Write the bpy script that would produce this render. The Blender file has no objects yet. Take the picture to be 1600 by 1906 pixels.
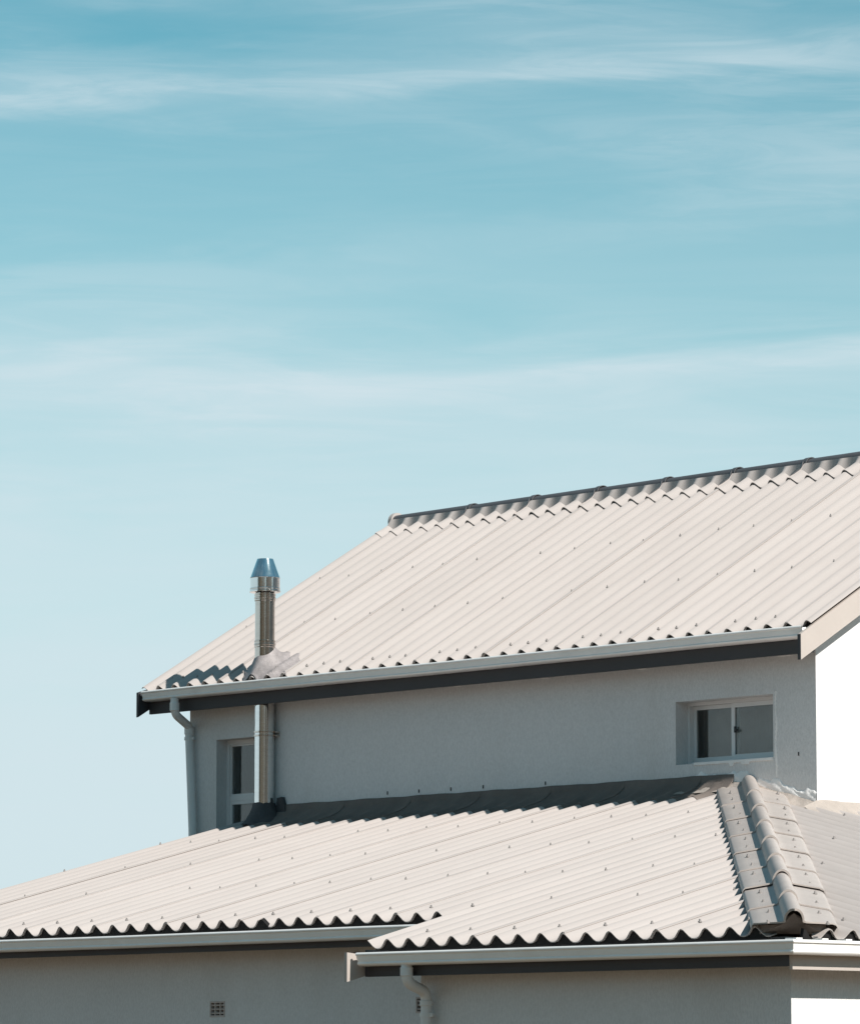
import bpy, math, random
from mathutils import Vector, Matrix

R = math.radians
rnd = random.Random(7)
scn = bpy.context.scene
COL = scn.collection

# ------------------------------------------------------------------ camera
Z0 = 2.493                                   # height of the lower eave above the ground
cam_d = bpy.data.cameras.new('camera')
cam = bpy.data.objects.new('camera', cam_d)
COL.objects.link(cam)
cam.location = (19.024, -17.073, 1.70)
cam.rotation_euler = (R(90 + 7.158), 0, R(47.549))
cam_d.sensor_fit = 'HORIZONTAL'
cam_d.sensor_width = 36.0
cam_d.lens = 36.0 * 8442.36 / 1600.0
cam_d.clip_start = 0.5
cam_d.clip_end = 8000
scn.camera = cam

# ------------------------------------------------------------------ sky and sun
SUN_EL, SUN_AZ = 38.5, 1.4                    # azimuth measured from +X towards +Y
s = Vector((math.cos(R(SUN_EL)) * math.cos(R(SUN_AZ)), math.cos(R(SUN_EL)) * math.sin(R(SUN_AZ)), math.sin(R(SUN_EL))))
sun_d = bpy.data.lights.new('sun', 'SUN')
sun_d.energy = 5.0
sun_d.angle = R(0.53)
sun_d.color = (1.0, 0.945, 0.885)
sun = bpy.data.objects.new('sun', sun_d)
COL.objects.link(sun)
sun.rotation_euler = s.to_track_quat('Z', 'Y').to_euler()
sun.location = (20, 0, 30)

world = bpy.data.worlds.new('World')
scn.world = world
world.use_nodes = True
wt = world.node_tree
wt.nodes.clear()


def wn(kind, **kw):
    n = wt.nodes.new(kind)
    for k, v in kw.items():
        setattr(n, k, v)
    return n


def wl(a, b):
    wt.links.new(a, b)


def wmath(op, a, b=None, clamp=False):
    n = wn('ShaderNodeMath', operation=op, use_clamp=clamp)
    for i, q in enumerate((a, b)):
        if q is None:
            continue
        if isinstance(q, (int, float)):
            n.inputs[i].default_value = q
        else:
            wl(q, n.inputs[i])
    return n.outputs[0]


def wmix(fac, a, b, mode='MIX'):
    n = wn('ShaderNodeMix', data_type='RGBA', blend_type=mode)
    for sock, q in ((n.inputs[0], fac), (n.inputs[6], a), (n.inputs[7], b)):
        if isinstance(q, (int, float)):
            sock.default_value = q
        elif isinstance(q, tuple):
            sock.default_value = q + (1,)
        else:
            wl(q, sock)
    return n.outputs[2]


wout = wn('ShaderNodeOutputWorld')
wbg = wn('ShaderNodeBackground')
wbg.inputs[1].default_value = 0.082
wl(wbg.outputs[0], wout.inputs[0])
sky = wn('ShaderNodeTexSky', sky_type='NISHITA')
sky.sun_disc = False
sky.sun_elevation = R(SUN_EL)
sky.sun_rotation = R(90 - SUN_AZ)
sky.altitude = 900
sky.air_density = 1.0
sky.dust_density = 0.35
sky.ozone_density = 1.0
tc = wn('ShaderNodeTexCoord')
# clear air graded towards cyan
base = wmix(1.0, sky.outputs[0], (0.48, 1.07, 0.91), 'MULTIPLY')
sep = wn('ShaderNodeSeparateXYZ')
wl(tc.outputs['Generated'], sep.inputs[0])


def streaks(scale, detail, rough, dist, off, lo, hi, tilt=0.0):
    mp = wn('ShaderNodeMapping')
    mp.inputs['Location'].default_value = off
    mp.inputs['Rotation'].default_value = (R(-0.74 * tilt), R(0.68 * tilt), 0)
    mp.inputs['Scale'].default_value = scale
    wl(tc.outputs['Generated'], mp.inputs[0])
    nz = wn('ShaderNodeTexNoise')
    nz.inputs['Scale'].default_value = 1.0
    nz.inputs['Detail'].default_value = detail
    nz.inputs['Roughness'].default_value = rough
    nz.inputs['Distortion'].default_value = dist
    wl(mp.outputs[0], nz.inputs['Vector'])
    mr = wn('ShaderNodeMapRange', interpolation_type='SMOOTHSTEP')
    mr.inputs[1].default_value = lo
    mr.inputs[2].default_value = hi
    wl(nz.outputs[0], mr.inputs[0])
    return mr.outputs[0]


broad = streaks((4, 4, 24), 5, 0.52, 0.5, (1.3, 0.4, 2.2), 0.40, 0.78, 1.5)
fine = streaks((8, 8, 62), 6, 0.55, 0.9, (4.1, 2.0, 0.7), 0.36, 0.74, 2.5)
wisp = streaks((18, 18, 150), 9, 0.62, 1.3, (0.3, 7.0, 3.3), 0.36, 0.68, -4.0)
sway = streaks((3.2, 3.2, 3.2), 2, 0.5, 0.0, (0.9, 2.7, 5.1), 0.0, 1.0)
patchy = streaks((6, 6, 16), 3, 0.5, 0.5, (2.6, 5.2, 8.1), 0.30, 0.60)


def cloud_band(c, wdt, amt, sw, tilt=0.0):
    """a long drawn-out band of cirrus at height c, all the way round the sky"""
    zz = wmath('ADD', sep.outputs[2], wmath('MULTIPLY', wmath('SUBTRACT', sway, 0.5), sw))
    along = wmath('ADD', wmath('MULTIPLY', sep.outputs[0], 0.675), wmath('MULTIPLY', sep.outputs[1], 0.738))
    zz = wmath('ADD', zz, wmath('MULTIPLY', along, -tilt))
    zz = wmath('ADD', zz, wmath('MULTIPLY', wmath('SUBTRACT', fine, 0.5), wdt * 1.3))
    q = wmath('DIVIDE', wmath('SUBTRACT', zz, c), wdt)
    e = wmath('POWER', 2.718, wmath('MULTIPLY', wmath('MULTIPLY', q, q), -1.0))
    tex = wmath('ADD', 0.35, wmath('ADD', wmath('MULTIPLY', fine, 0.35), wmath('MULTIPLY', wisp, 0.30)))
    return wmath('MULTIPLY', wmath('MULTIPLY', e, tex), wmath('MULTIPLY', wmath('ADD', 0.08, wmath('MULTIPLY', patchy, 0.92)), amt))


veil = wmath('MULTIPLY', wmath('MULTIPLY', broad, wmath('ADD', 0.10, wmath('ADD', wmath('MULTIPLY', fine, 0.50), wmath('MULTIPLY', wisp, 0.5)))), 0.46)
veil = wmath('ADD', veil, 0.035)
for args in ((0.2140, 0.0036, 0.72, 0.022, 0.05), (0.2190, 0.0110, 0.36, 0.024, 0.08), (0.2270, 0.0040, 0.26, 0.030, -0.14), (0.2030, 0.0050, 0.26, 0.030, -0.08), (0.1790, 0.0060, 0.30, 0.030, 0.12), (0.1960, 0.016, 0.22, 0.03), (0.1545, 0.0050, 0.85, 0.018, 0.05), (0.1450, 0.0120, 0.75, -0.022, -0.06), (0.1270, 0.009, 0.6, 0.016, 0.04), (0.1130, 0.006, 0.5, 0.014, -0.03), (0.3300, 0.02, 0.4, 0.06)):
    bnd = cloud_band(*args)
    veil = wmath('SUBTRACT', 1.0, wmath('MULTIPLY', wmath('SUBTRACT', 1.0, veil), wmath('SUBTRACT', 1.0, bnd)))
# thin haze, densest at the horizon
zq = wmath('ADD', sep.outputs[2], wmath('ADD', wmath('MULTIPLY', wmath('SUBTRACT', fine, 0.5), 0.018), wmath('MULTIPLY', wmath('SUBTRACT', sway, 0.5), 0.03)))
zq = wmath('DIVIDE', wmath('MAXIMUM', zq, 0.0), 0.166)
hz = wmath('POWER', 2.718, wmath('MULTIPLY', wmath('POWER', zq, 4.6), -1.0))
hz = wmath('MULTIPLY', hz, 0.96)
cl = wmath('SUBTRACT', 1.0, wmath('MULTIPLY', wmath('SUBTRACT', 1.0, veil), wmath('SUBTRACT', 1.0, hz)), clamp=True)
skyc = wmix(cl, base, (6.25, 7.38, 7.90))
wl(skyc, wbg.inputs[0])

vs = scn.view_settings
vs.view_transform = 'Standard'
vs.look = 'None'
vs.exposure = 0.35
vs.gamma = 1.0
vs.use_curve_mapping = False
scn.render.engine = 'CYCLES'

# ------------------------------------------------------------------ materials


def material(name, col, rough=0.8, metal=0.0, var=0.08, vscale=3.0, bump=0.0, bscale=200.0, rand=0.0, spec=0.4,
             dirt=None, dirt_amt=0.0, dirt_scale=2.0, stretch=(1, 1, 1), grain=0.0, gscale=400.0, rvar=0.0):
    m = bpy.data.materials.new(name)
    m.use_nodes = True
    t = m.node_tree
    b = t.nodes['Principled BSDF']
    b.inputs['Roughness'].default_value = rough
    b.inputs['Metallic'].default_value = metal
    b.inputs['Specular IOR Level'].default_value = spec
    geo = t.nodes.new('ShaderNodeNewGeometry')
    mp = t.nodes.new('ShaderNodeMapping')
    mp.inputs['Scale'].default_value = stretch
    t.links.new(geo.outputs['Position'], mp.inputs[0])

    def noise(sc, det=5, ro=0.6):
        n = t.nodes.new('ShaderNodeTexNoise')
        n.inputs['Scale'].default_value = sc
        n.inputs['Detail'].default_value = det
        n.inputs['Roughness'].default_value = ro
        t.links.new(mp.outputs[0], n.inputs['Vector'])
        return n.outputs[0]

    def mix(fac, a, bb, mode='MIX'):
        n = t.nodes.new('ShaderNodeMix')
        n.data_type = 'RGBA'
        n.blend_type = mode
        for sock, q in ((n.inputs[0], fac), (n.inputs[6], a), (n.inputs[7], bb)):
            if isinstance(q, (int, float)):
                sock.default_value = q
            elif isinstance(q, tuple):
                sock.default_value = tuple(q) + (1,)
            else:
                t.links.new(q, sock)
        return n.outputs[2]

    def rng(v, lo, hi, a=0.0, c=1.0):
        n = t.nodes.new('ShaderNodeMapRange')
        for i, q in enumerate((lo, hi, a, c)):
            n.inputs[i + 1].default_value = q
        t.links.new(v, n.inputs[0])
        return n.outputs[0]

    lo = tuple(c * (1 - var) for c in col)
    hi = tuple(min(1, c * (1 + var)) for c in col)
    c = mix(rng(noise(vscale), 0.3, 0.7), lo, hi)
    if grain:
        g = rng(noise(gscale, 2), 0.25, 0.75, 1 - grain, 1 + grain)
        n = t.nodes.new('ShaderNodeVectorMath')
        n.operation = 'SCALE'
        t.links.new(c, n.inputs[0])
        t.links.new(g, n.inputs['Scale'])
        c = n.outputs[0]
    if dirt:
        c = mix(rng(noise(dirt_scale, 8, 0.65), 0.52, 0.75, 0.0, dirt_amt), c, dirt)
    if rand:
        oi = t.nodes.new('ShaderNodeObjectInfo')
        n = t.nodes.new('ShaderNodeVectorMath')
        n.operation = 'SCALE'
        t.links.new(c, n.inputs[0])
        t.links.new(rng(oi.outputs['Random'], 0, 1, 1 - rand, 1 + rand), n.inputs['Scale'])
        c = n.outputs[0]
    t.links.new(c, b.inputs['Base Color'])
    if rvar:
        t.links.new(rng(noise(vscale * 6), 0.3, 0.7, rough - rvar, rough + rvar), b.inputs['Roughness'])
    if bump:
        bp = t.nodes.new('ShaderNodeBump')
        bp.inputs['Strength'].default_value = bump
        bp.inputs['Distance'].default_value = 0.01
        t.links.new(noise(bscale, 6, 0.6), bp.inputs['Height'])
        t.links.new(bp.outputs[0], b.inputs['Normal'])
    return m


M = {}
M['roof'] = material('roof_sheet_paint', (0.402, 0.364, 0.343), 0.75, var=0.035, vscale=1.6, rand=0.025, grain=0.04,
                     gscale=260, dirt=(0.37, 0.325, 0.305), dirt_amt=0.35, dirt_scale=1.1, bump=0.05, bscale=120, stretch=(3.0, 0.8, 1.0))
M['ridge'] = material('ridge_tile_grey', (0.395, 0.352, 0.325), 0.5, var=0.06, vscale=5, rand=0.05, grain=0.05,
                      dirt=(0.30, 0.26, 0.24), dirt_amt=0.35, dirt_scale=4, bump=0.06)
M['wall'] = material('painted_plaster', (0.64, 0.635, 0.63), 0.92, var=0.03, vscale=1.1, bump=0.35, bscale=70, grain=0.09,
                     gscale=90, dirt=(0.50, 0.48, 0.46), dirt_amt=0.6, dirt_scale=1.0, stretch=(1, 1, 0.5))
M['fascia'] = material('fascia_baked_shade', (0.042, 0.042, 0.046), 0.6, var=0.12, vscale=2, bump=0.05, bscale=60)  # same cream boards, their shade put into a dark base colour
M['barge'] = material('cream_board_paint', (0.42, 0.373, 0.34), 0.6, var=0.05, vscale=3, bump=0.05, bscale=60)
M['gutter'] = material('gutter_white_metal', (0.84, 0.83, 0.81), 0.3, var=0.04, vscale=4, grain=0.02,
                       dirt=(0.6, 0.56, 0.51), dirt_amt=0.3, dirt_scale=3)
M['pipe'] = material('downpipe_plastic', (0.68, 0.68, 0.67), 0.45, var=0.05, vscale=5, dirt=(0.45, 0.42, 0.38), dirt_amt=0.3, dirt_scale=5)
M['steel'] = material('stainless_steel', (0.62, 0.56, 0.51), 0.10, metal=1.0, var=0.06, vscale=6, rvar=0.03, stretch=(1, 1, 6))
M['steel_clean'] = material('bright_stainless_steel', (0.78, 0.78, 0.77), 0.10, metal=1.0, var=0.05, vscale=6, rvar=0.03, stretch=(1, 1, 6))
M['soot'] = material('sooty_flue_mouth', (0.03, 0.028, 0.026), 0.9)
M['silver'] = material('aluminium_flashing_paint', (0.29, 0.262, 0.258), 0.55, metal=0.15, var=0.2, vscale=16, bump=0.35, bscale=55, grain=0.2, gscale=120)
M['bitumen'] = material('dark_flashing', (0.055, 0.055, 0.058), 0.7, var=0.2, vscale=8, bump=0.4, bscale=60)
M['mortar'] = material('flashing_mortar', (0.36, 0.315, 0.28), 0.9, var=0.12, vscale=7, bump=0.5, bscale=45, grain=0.08)
M['white'] = material('white_waterproof_paint', (0.82, 0.80, 0.78), 0.85, var=0.05, vscale=9, bump=0.5, bscale=40)
M['frame'] = material('window_aluminium', (0.66, 0.66, 0.66), 0.4, var=0.03, vscale=4)
M['roll'] = material('ridge_roll_grey', (0.085, 0.085, 0.09), 0.45, var=0.1, vscale=6, rand=0.08, grain=0.08)
M['filler'] = material('eaves_filler_black', (0.012, 0.011, 0.011), 0.95)
M['apron'] = material('apron_baked_shade', (0.145, 0.122, 0.108), 0.85, var=0.15, vscale=5, rand=0.06, bump=0.3, bscale=60, grain=0.08)  # brown flashing tone darkened further to paint in the eave shadow
M['black'] = material('black_plastic', (0.02, 0.02, 0.022), 0.5)
M['airbrick'] = material('air_brick_clay', (0.50, 0.44, 0.41), 0.9, var=0.08, vscale=20, bump=0.2)
M['timber'] = material('roof_timber', (0.16, 0.12, 0.09), 0.9, var=0.15, vscale=4)
M['room'] = material('room_plaster', (0.55, 0.53, 0.50), 0.95, var=0.03)
M['bolt'] = material('roof_bolt_steel', (0.25, 0.23, 0.22), 0.6, metal=0.1, var=0.1, vscale=30)
M['ground'] = material('dry_ground', (0.15, 0.108, 0.07), 0.95, var=0.2, vscale=0.25, grain=0.15, gscale=12, bump=0.4, bscale=4,
                       dirt=(0.06, 0.07, 0.03), dirt_amt=0.8, dirt_scale=0.12)
gl = bpy.data.materials.new('window_glass')
gl.use_nodes = True
gb = gl.node_tree.nodes['Principled BSDF']
gb.inputs['Base Color'].default_value = (0.75, 0.80, 0.80, 1)
gb.inputs['Roughness'].default_value = 0.01
gb.inputs['IOR'].default_value = 1.52
gb.inputs['Transmission Weight'].default_value = 1.0
M['glass'] = gl

# ------------------------------------------------------------------ mesh helpers
HB = Vector((-2.5, 4.5, 0))


class MB:
    def __init__(self):
        self.v, self.f = [], []

    def add(self, vs_, fs):
        o = len(self.v)
        self.v += [tuple(q) for q in vs_]
        self.f += [tuple(i + o for i in q) for q in fs]
        return self

    def box(self, x0, x1, y0, y1, z0, z1):
        p = [(x, y, z) for z in (z0, z1) for y in (y0, y1) for x in (x0, x1)]
        return self.add(p, [(0, 2, 3, 1), (4, 5, 7, 6), (0, 1, 5, 4), (2, 6, 7, 3), (0, 4, 6, 2), (1, 3, 7, 5)])

    def prism(self, poly, fn, a, b):
        """poly: 2D loop; fn(u, v, w) -> point; from w = a to w = b (numbers, or functions of u, v)"""
        n = len(poly)
        fa = a if callable(a) else (lambda u, v: a)
        fb = b if callable(b) else (lambda u, v: b)
        vs_ = [fn(u, v, fa(u, v)) for u, v in poly] + [fn(u, v, fb(u, v)) for u, v in poly]
        fs = [(i, (i + 1) % n, n + (i + 1) % n, n + i) for i in range(n)]
        fs += [tuple(range(n - 1, -1, -1)), tuple(range(n, 2 * n))]
        return self.add(vs_, fs)

    def tube(self, path, rad, seg=20, cap=True):
        path = [Vector(p) for p in path]
        rad = rad if isinstance(rad, (list, tuple)) else [rad] * len(path)
        up = None
        rings = []
        for i, p in enumerate(path):
            d = (path[min(i + 1, len(path) - 1)] - path[max(i - 1, 0)]).normalized()
            if up is None:
                up = Vector((0, 1, 0)) if abs(d.y) < 0.9 else Vector((1, 0, 0))
            a = (up - d * up.dot(d)).normalized()
            up = a
            b = d.cross(a)
            rings.append([p + (a * math.cos(2 * math.pi * k / seg) + b * math.sin(2 * math.pi * k / seg)) * rad[i] for k in range(seg)])
        vs_ = [q for r in rings for q in r]
        fs = []
        for i in range(len(rings) - 1):
            for k in range(seg):
                fs.append((i * seg + k, i * seg + (k + 1) % seg, (i + 1) * seg + (k + 1) % seg, (i + 1) * seg + k))
        if cap:
            fs.append(tuple(range(seg - 1, -1, -1)))
            fs.append(tuple((len(rings) - 1) * seg + k for k in range(seg)))
        return self.add(vs_, fs)

    def lathe(self, prof, cx, cy, seg=48):
        vs_ = [(cx + r * math.cos(2 * math.pi * k / seg), cy + r * math.sin(2 * math.pi * k / seg), z) for r, z in prof for k in range(seg)]
        fs = []
        for i in range(len(prof) - 1):
            for k in range(seg):
                fs.append((i * seg + k, i * seg + (k + 1) % seg, (i + 1) * seg + (k + 1) % seg, (i + 1) * seg + k))
        return self.add(vs_, fs)

    def grid(self, rows):
        """rows of equal length -> quads"""
        n = len(rows[0])
        vs_ = [q for r in rows for q in r]
        fs = [(i * n + k, i * n + k + 1, (i + 1) * n + k + 1, (i + 1) * n + k) for i in range(len(rows) - 1) for k in range(n - 1)]
        return self.add(vs_, fs)

    def slab(self, top, bot):
        """two grids (lists of rows) closed by a rim"""
        self.grid(top)
        self.grid([list(reversed(r)) for r in bot])

        def strip(a, b):
            vs_ = list(a) + list(b)
            n = len(a)
            self.add(vs_, [(k + 1, k, n + k, n + k + 1) for k in range(n - 1)])
        strip(top[0], bot[0])
        strip(list(reversed(top[-1])), list(reversed(bot[-1])))
        strip([r[-1] for r in top], [r[-1] for r in bot])
        strip(list(reversed([r[0] for r in top])), list(reversed([r[0] for r in bot])))
        return self

    def mesh(self, name, mat, angle=32):
        me = bpy.data.meshes.new(name)
        me.from_pydata(self.v, [], self.f)
        me.validate()
        me.materials.append(M[mat])
        if angle:
            for p in me.polygons:
                p.use_smooth = True
            me.set_sharp_from_angle(angle=R(angle))
        me.update()
        return me


def link(name, me, parent=None, loc=(0, 0, 0), label=None, kind=None):
    o = bpy.data.objects.new(name, me)
    COL.objects.link(o)
    o.location = loc
    if parent:
        o.parent = parent
        if parent.parent is None:
            o.matrix_parent_inverse = Matrix.Translation(-HB)
    if label:
        o['label'] = label
    if kind:
        o['kind'] = kind
    return o


def part(name, mb, mat, parent, label=None, angle=32, kind=None):
    return link(name, mb.mesh(name, mat, angle), parent, (0, 0, 0), label, kind)


# ------------------------------------------------------------------ ground
g = MB()
N = 24
S = 3000.0


def gk(i):
    t = (i / N) * 2 - 1
    return S * t * abs(t) ** 2


g.grid([[(gk(i), gk(j), 0.0) for i in range(N + 1)] for j in range(N + 1)])
ground = link('ground', g.mesh('ground', 'ground', 0))
ground['kind'] = 'structure'
ground['label'] = 'dry sandy ground around the house'

hl = MB()  # unseen hillside added for dark flue reflections and less low sky light
hrows = []
for q, (rad_, fac) in enumerate(((260, 0.0), (330, 0.35), (420, 0.75), (520, 1.0), (700, 0.8), (1000, 0.0))):
    row = []
    for k in range(121):
        t = k / 120
        a = R(62 - 182 * t)
        env = min(1.0, t / 0.14, (1 - t) / 0.14)
        hgt = 92 + 26 * math.sin(t * 17 + 1) + 11 * math.sin(t * 41 + q * 0.6) + 6 * math.sin(t * 97 + q)
        row.append((rad_ * math.cos(a) + 6 * math.sin(k * 1.7 + q), rad_ * math.sin(a), -1.0 + hgt * fac * env ** 1.5))
    hrows.append(row)
hl.grid(hrows)
M['hill'] = material('added_hillside', (0.095, 0.075, 0.05), 0.95, var=0.3, vscale=0.02, dirt=(0.04, 0.05, 0.025), dirt_amt=0.8, dirt_scale=0.03)
added_hills = link('added_hills', hl.mesh('added_hills', 'hill', 180))
added_hills['kind'] = 'structure'
added_hills['label'] = 'brown scrub hillside added out of view to darken reflections and shade'

# ------------------------------------------------------------------ the house
house = bpy.data.objects.new('house', None)
COL.objects.link(house)
house.location = HB
house['label'] = 'pale plastered two storey house with beige corrugated roofs and steel flue'
house['category'] = 'house'

P = 0.177                       # corrugation pitch
AMP = 0.053                     # corrugation depth
TH = 0.005                     # sheet thickness


def corr(u):
    gq = (1 + math.cos(2 * math.pi * u)) / 2
    return AMP * (gq ** 1.45 - 1)


# roof planes, crown level: (x, y) -> z
SL = 0.2537
SR = SL / 1.02
SU = 0.5783
YU, ZU, XU = 4.137, 2.1254 + Z0, -7.328
HX = 3.117                      # hip: x = HX - 1.02 y
YL = 0.71
YW = 4.37                       # upper front wall
XWL, XWR = -7.064, -0.745       # its corners
YRG = 6.69                      # ridge
ZRG = ZU + SU * (YRG - YU)


def front(x, y, h=0.0):
    n = math.hypot(1, SL)
    return (x, y - h * SL / n, Z0 + SL * y + h / n)


def right(x, y, h=0.0):
    n = math.hypot(1, SR)
    return (x + h * SR / n, y, Z0 - 0.012 + SR * (HX - x) + h / n)


def upper(x, y, h=0.0):
    n = math.hypot(1, SU)
    return (x, y - h * SU / n, ZU + SU * (y - YU) + h / n)


def sheet_mesh(u0, u1, base, fn, lo, hi, lift=0.0058, seg=10, rows=1):
    """corrugated sheet: crowns at whole u, fn(u, t, h) -> point, from t = lo(u) to hi(u)"""
    n = max(2, int(round((u1 - u0) * seg)))
    us = [u0 + (u1 - u0) * k / n for k in range(n + 1)]
    us = [u for u in us if hi(u) - lo(u) > 0.03]
    if len(us) < 3:
        return None
    top, bot = [], []
    for r in range(rows + 1):
        a, b = [], []
        for u in us:
            t = lo(u) + (hi(u) - lo(u)) * r / rows
            h = corr(u) + lift * (u - base) / 4.0
            a.append(fn(u, t, h))
            b.append(fn(u, t, h - TH))
        top.append(a)
        bot.append(b)
    mb = MB()
    mb.slab(top, bot)
    return mb


def bolts(points, name, parent):
    mb = MB()
    for (p, r) in points:
        p = Vector(p)
        k = 7
        vs_ = []
        for rr, hh in ((r * 1.35, -0.004), (r * 1.3, 0.003), (r * 0.75, 0.0045), (r * 0.66, 0.013), (r * 0.3, 0.015)):
            vs_ += [(p.x + rr * math.cos(2 * math.pi * i / k), p.y + rr * math.sin(2 * math.pi * i / k), p.z + hh) for i in range(k)]
        fs = []
        for a in range(4):
            for i in range(k):
                fs.append((a * k + i, a * k + (i + 1) % k, (a + 1) * k + (i + 1) % k, (a + 1) * k + i))
        fs.append(tuple(4 * k + i for i in range(k)))
        mb.add(vs_, fs)
    o = link(name, mb.mesh(name, 'bolt', 20), parent)
    o['kind'] = 'stuff'
    return o


# ---- upper roof: deck, then sheets
d = MB()
XR = -0.572
prof = [(YU + 0.085, ZU + SU * 0.085 - 0.085), (YRG, ZRG - 0.085), (2 * YRG - YU - 0.085, ZU + SU * 0.085 - 0.085),
        (2 * YRG - YU - 0.085, ZU + SU * 0.085 - 0.12), (YRG, ZRG - 0.125), (YU + 0.085, ZU + SU * 0.085 - 0.12)]
d.prism(prof, lambda u, v, w: (w, u, v), XU - 0.02, XR - 0.06)
roof_u = part('roof', d, 'timber', house, 'beige corrugated gable roof of the upper storey', 0)

um = {}
edges_u = [-3, 1, 5, 9, 13, 17, 21, 25, 29, 33, 37, 41]
for i in range(len(edges_u) - 1):
    a, b = edges_u[i], edges_u[i + 1]
    u0, u1 = max(a - 0.3, -0.12), min(b + 0.08, (XR - XU) / P)
    full = (a >= 1 and b <= 37)
    key = 'full' if full else a
    if key not in um:
        aa = 0 if full else a
        mb = sheet_mesh(u0 - (a if full else 0), u1 - (a if full else 0), aa,
                        lambda u, t, h: upper(XU + u * P, t, h), lambda u: YU - 0.0, lambda u: YRG - 0.06)
        um[key] = mb.mesh('roof_sheet', 'roof')
    o = link('roof_sheet', um[key], roof_u, ((a * P) if full else 0, 0, rnd.uniform(-0.0015, 0.0015)))
    o.location.y = rnd.uniform(-0.006, 0.006)
# the back slope, seen only at the ridge
mb = sheet_mesh(-0.12, (XR - XU) / P, 0, lambda u, t, h: (XU + u * P, 2 * YRG - upper(0, t, h)[1], upper(0, t, h)[2]),
                lambda u: YU, lambda u: YRG - 0.06, lift=0, seg=6)
mb.f = [tuple(reversed(q)) for q in mb.f]
part('rear_roof_covering', mb, 'roof', roof_u)

pts = []
for k in range(1, 38):
    if k % 4 != 1:
        pts.append((upper(XU + k * P, YU + 0.085 + rnd.uniform(-.01, .01), 0.003), 0.0085))
for yb in (4.97, 5.71):
    for k in range(1, 39, 2):
        if rnd.random() < 0.94:
            pts.append((upper(XU + k * P, yb + rnd.uniform(-.02, .02), 0.002), 0.0066))
bolts(pts, 'roof_bolt', roof_u)

# ---- ridge tiles
RT = 4 * P


Y_LIP, Y_TOP = 6.455, 6.632


def ridge_wing_mesh(nu):
    """apron of a ridge tile: follows the corrugations, closed by an upright face under the roll"""
    mb = MB()
    n = int(nu * 12)
    us = [k * nu / n for k in range(n + 1)]
    for back in (False, True):
        top, bot = [], []
        for kind, t in (('w', 0.0), ('w', 0.35), ('w', 0.77), ('c', 1.0)):
            a, b = [], []
            for u in us:
                lift = 0.009 + 0.006 * (u / nu) + (0.007 if t == 0 else 0)
                y = Y_LIP + (Y_TOP - 0.012 - Y_LIP) * t if kind == 'w' else Y_TOP - 0.010
                h = corr(u) + lift
                if kind == 'c' and t == 1.0:
                    h = 0.034
                    y = Y_TOP - 0.001
                for lst, dh in ((a, 0.0), (b, -0.007)):
                    x, yy, z = upper(u * P, y, h + dh)
                    lst.append((x, 2 * YRG - yy if back else yy, z))
            top.append(a)
            bot.append(b)
        mb.slab(top, bot)
    return mb


def ridge_roll_mesh(nu):
    mb = MB()
    top, bot = [], []
    for k in range(0, 19):
        ang = math.pi * (1 - k / 18)
        ra, rb_ = [], []
        for e, ex in ((0.0, 0.0), (nu - 0.17, 0.004), (nu - 0.17, 0.009), (nu + 0.06, 0.010)):
            for lst, dr in ((ra, 0.0), (rb_, -0.007)):
                rr = YRG - Y_TOP + 0.004 + ex + dr
                zz = upper(0, Y_TOP, 0.028)[2] - 0.004
                lst.append((e * P, YRG + rr * math.cos(ang), zz + 0.80 * rr * math.sin(ang) + ex * 0.5))
        top.append(ra)
        bot.append(rb_)
    mb.slab(top, bot)
    # joint strip running down the apron
    top, bot = [], []
    for r in range(5):
        t = r / 4
        y = Y_LIP + 0.03 + (Y_TOP + 0.002 - Y_LIP - 0.03) * t
        row, rob = [], []
        for e in (-0.10, -0.02):
            u = nu + e
            h = corr(u) + 0.022 + (0.04 if t == 1 else 0)
            row.append(upper(u * P, y, h))
            rob.append(upper(u * P, y, h - 0.016))
        top.append(row)
        bot.append(rob)
    mb.slab(top, bot)
    return mb


rw = {q: (ridge_wing_mesh(q).mesh('ridge_tile', 'roof', 24), ridge_roll_mesh(q).mesh('ridge_roll', 'roll', 40)) for q in (4, 5)}
for i, a in enumerate([0, 5, 9, 13, 17, 21, 25, 29, 33]):
    q = 5 if a in (0, 33) else 4
    lo_ = (XU + a * P, rnd.uniform(-.003, .003), rnd.uniform(-.002, .003))
    link('ridge_tile', rw[q][0], roof_u, lo_)
    link('ridge_roll', rw[q][1], roof_u, lo_)
# round stop end of the ridge
mb = MB()
zc = upper(0, 6.632, 0.01)[2]
ring = [(YRG + 0.075 * math.cos(2 * math.pi * k / 28), zc + 0.004 + 0.075 * math.sin(2 * math.pi * k / 28)) for k in range(28)]
mb.prism(ring, lambda u, v, w: (w, u, v), XU - 0.035, XU + 0.004)
part('ridge_end_cap', mb, 'roof', roof_u, 'round cream stop end of the ridge')

# ---- lower roof: deck
d = MB()
d.prism([(-6.40, YL + 0.09), (-0.02, YL + 0.09), (-0.02, 0.09), (2.95, 0.09), (-1.32, YW - 0.02), (-6.40, YW - 0.02)],
        lambda u, v, w: front(u, v, w), -0.115, -0.08)
d.prism([(2.98, 0.1), (2.98, 9.3), (-0.70, 9.3), (-0.70, YW - 0.04), (-1.28, YW - 0.04)],
        lambda u, v, w: right(u, v, w), -0.115, -0.08)
roof_l = part('roof', d, 'timber', house, 'beige corrugated lean to roof with grey tiled hip around the ground floor', 0)

# sheets of the set-back part on the left
ks = [-36, -32, -28, -24, -20, -16, -12, -8, -4, 0]
def hip_end(u):
    return min(YW - 0.03, (HX - u * P) / 1.02 - 0.13)


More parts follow.
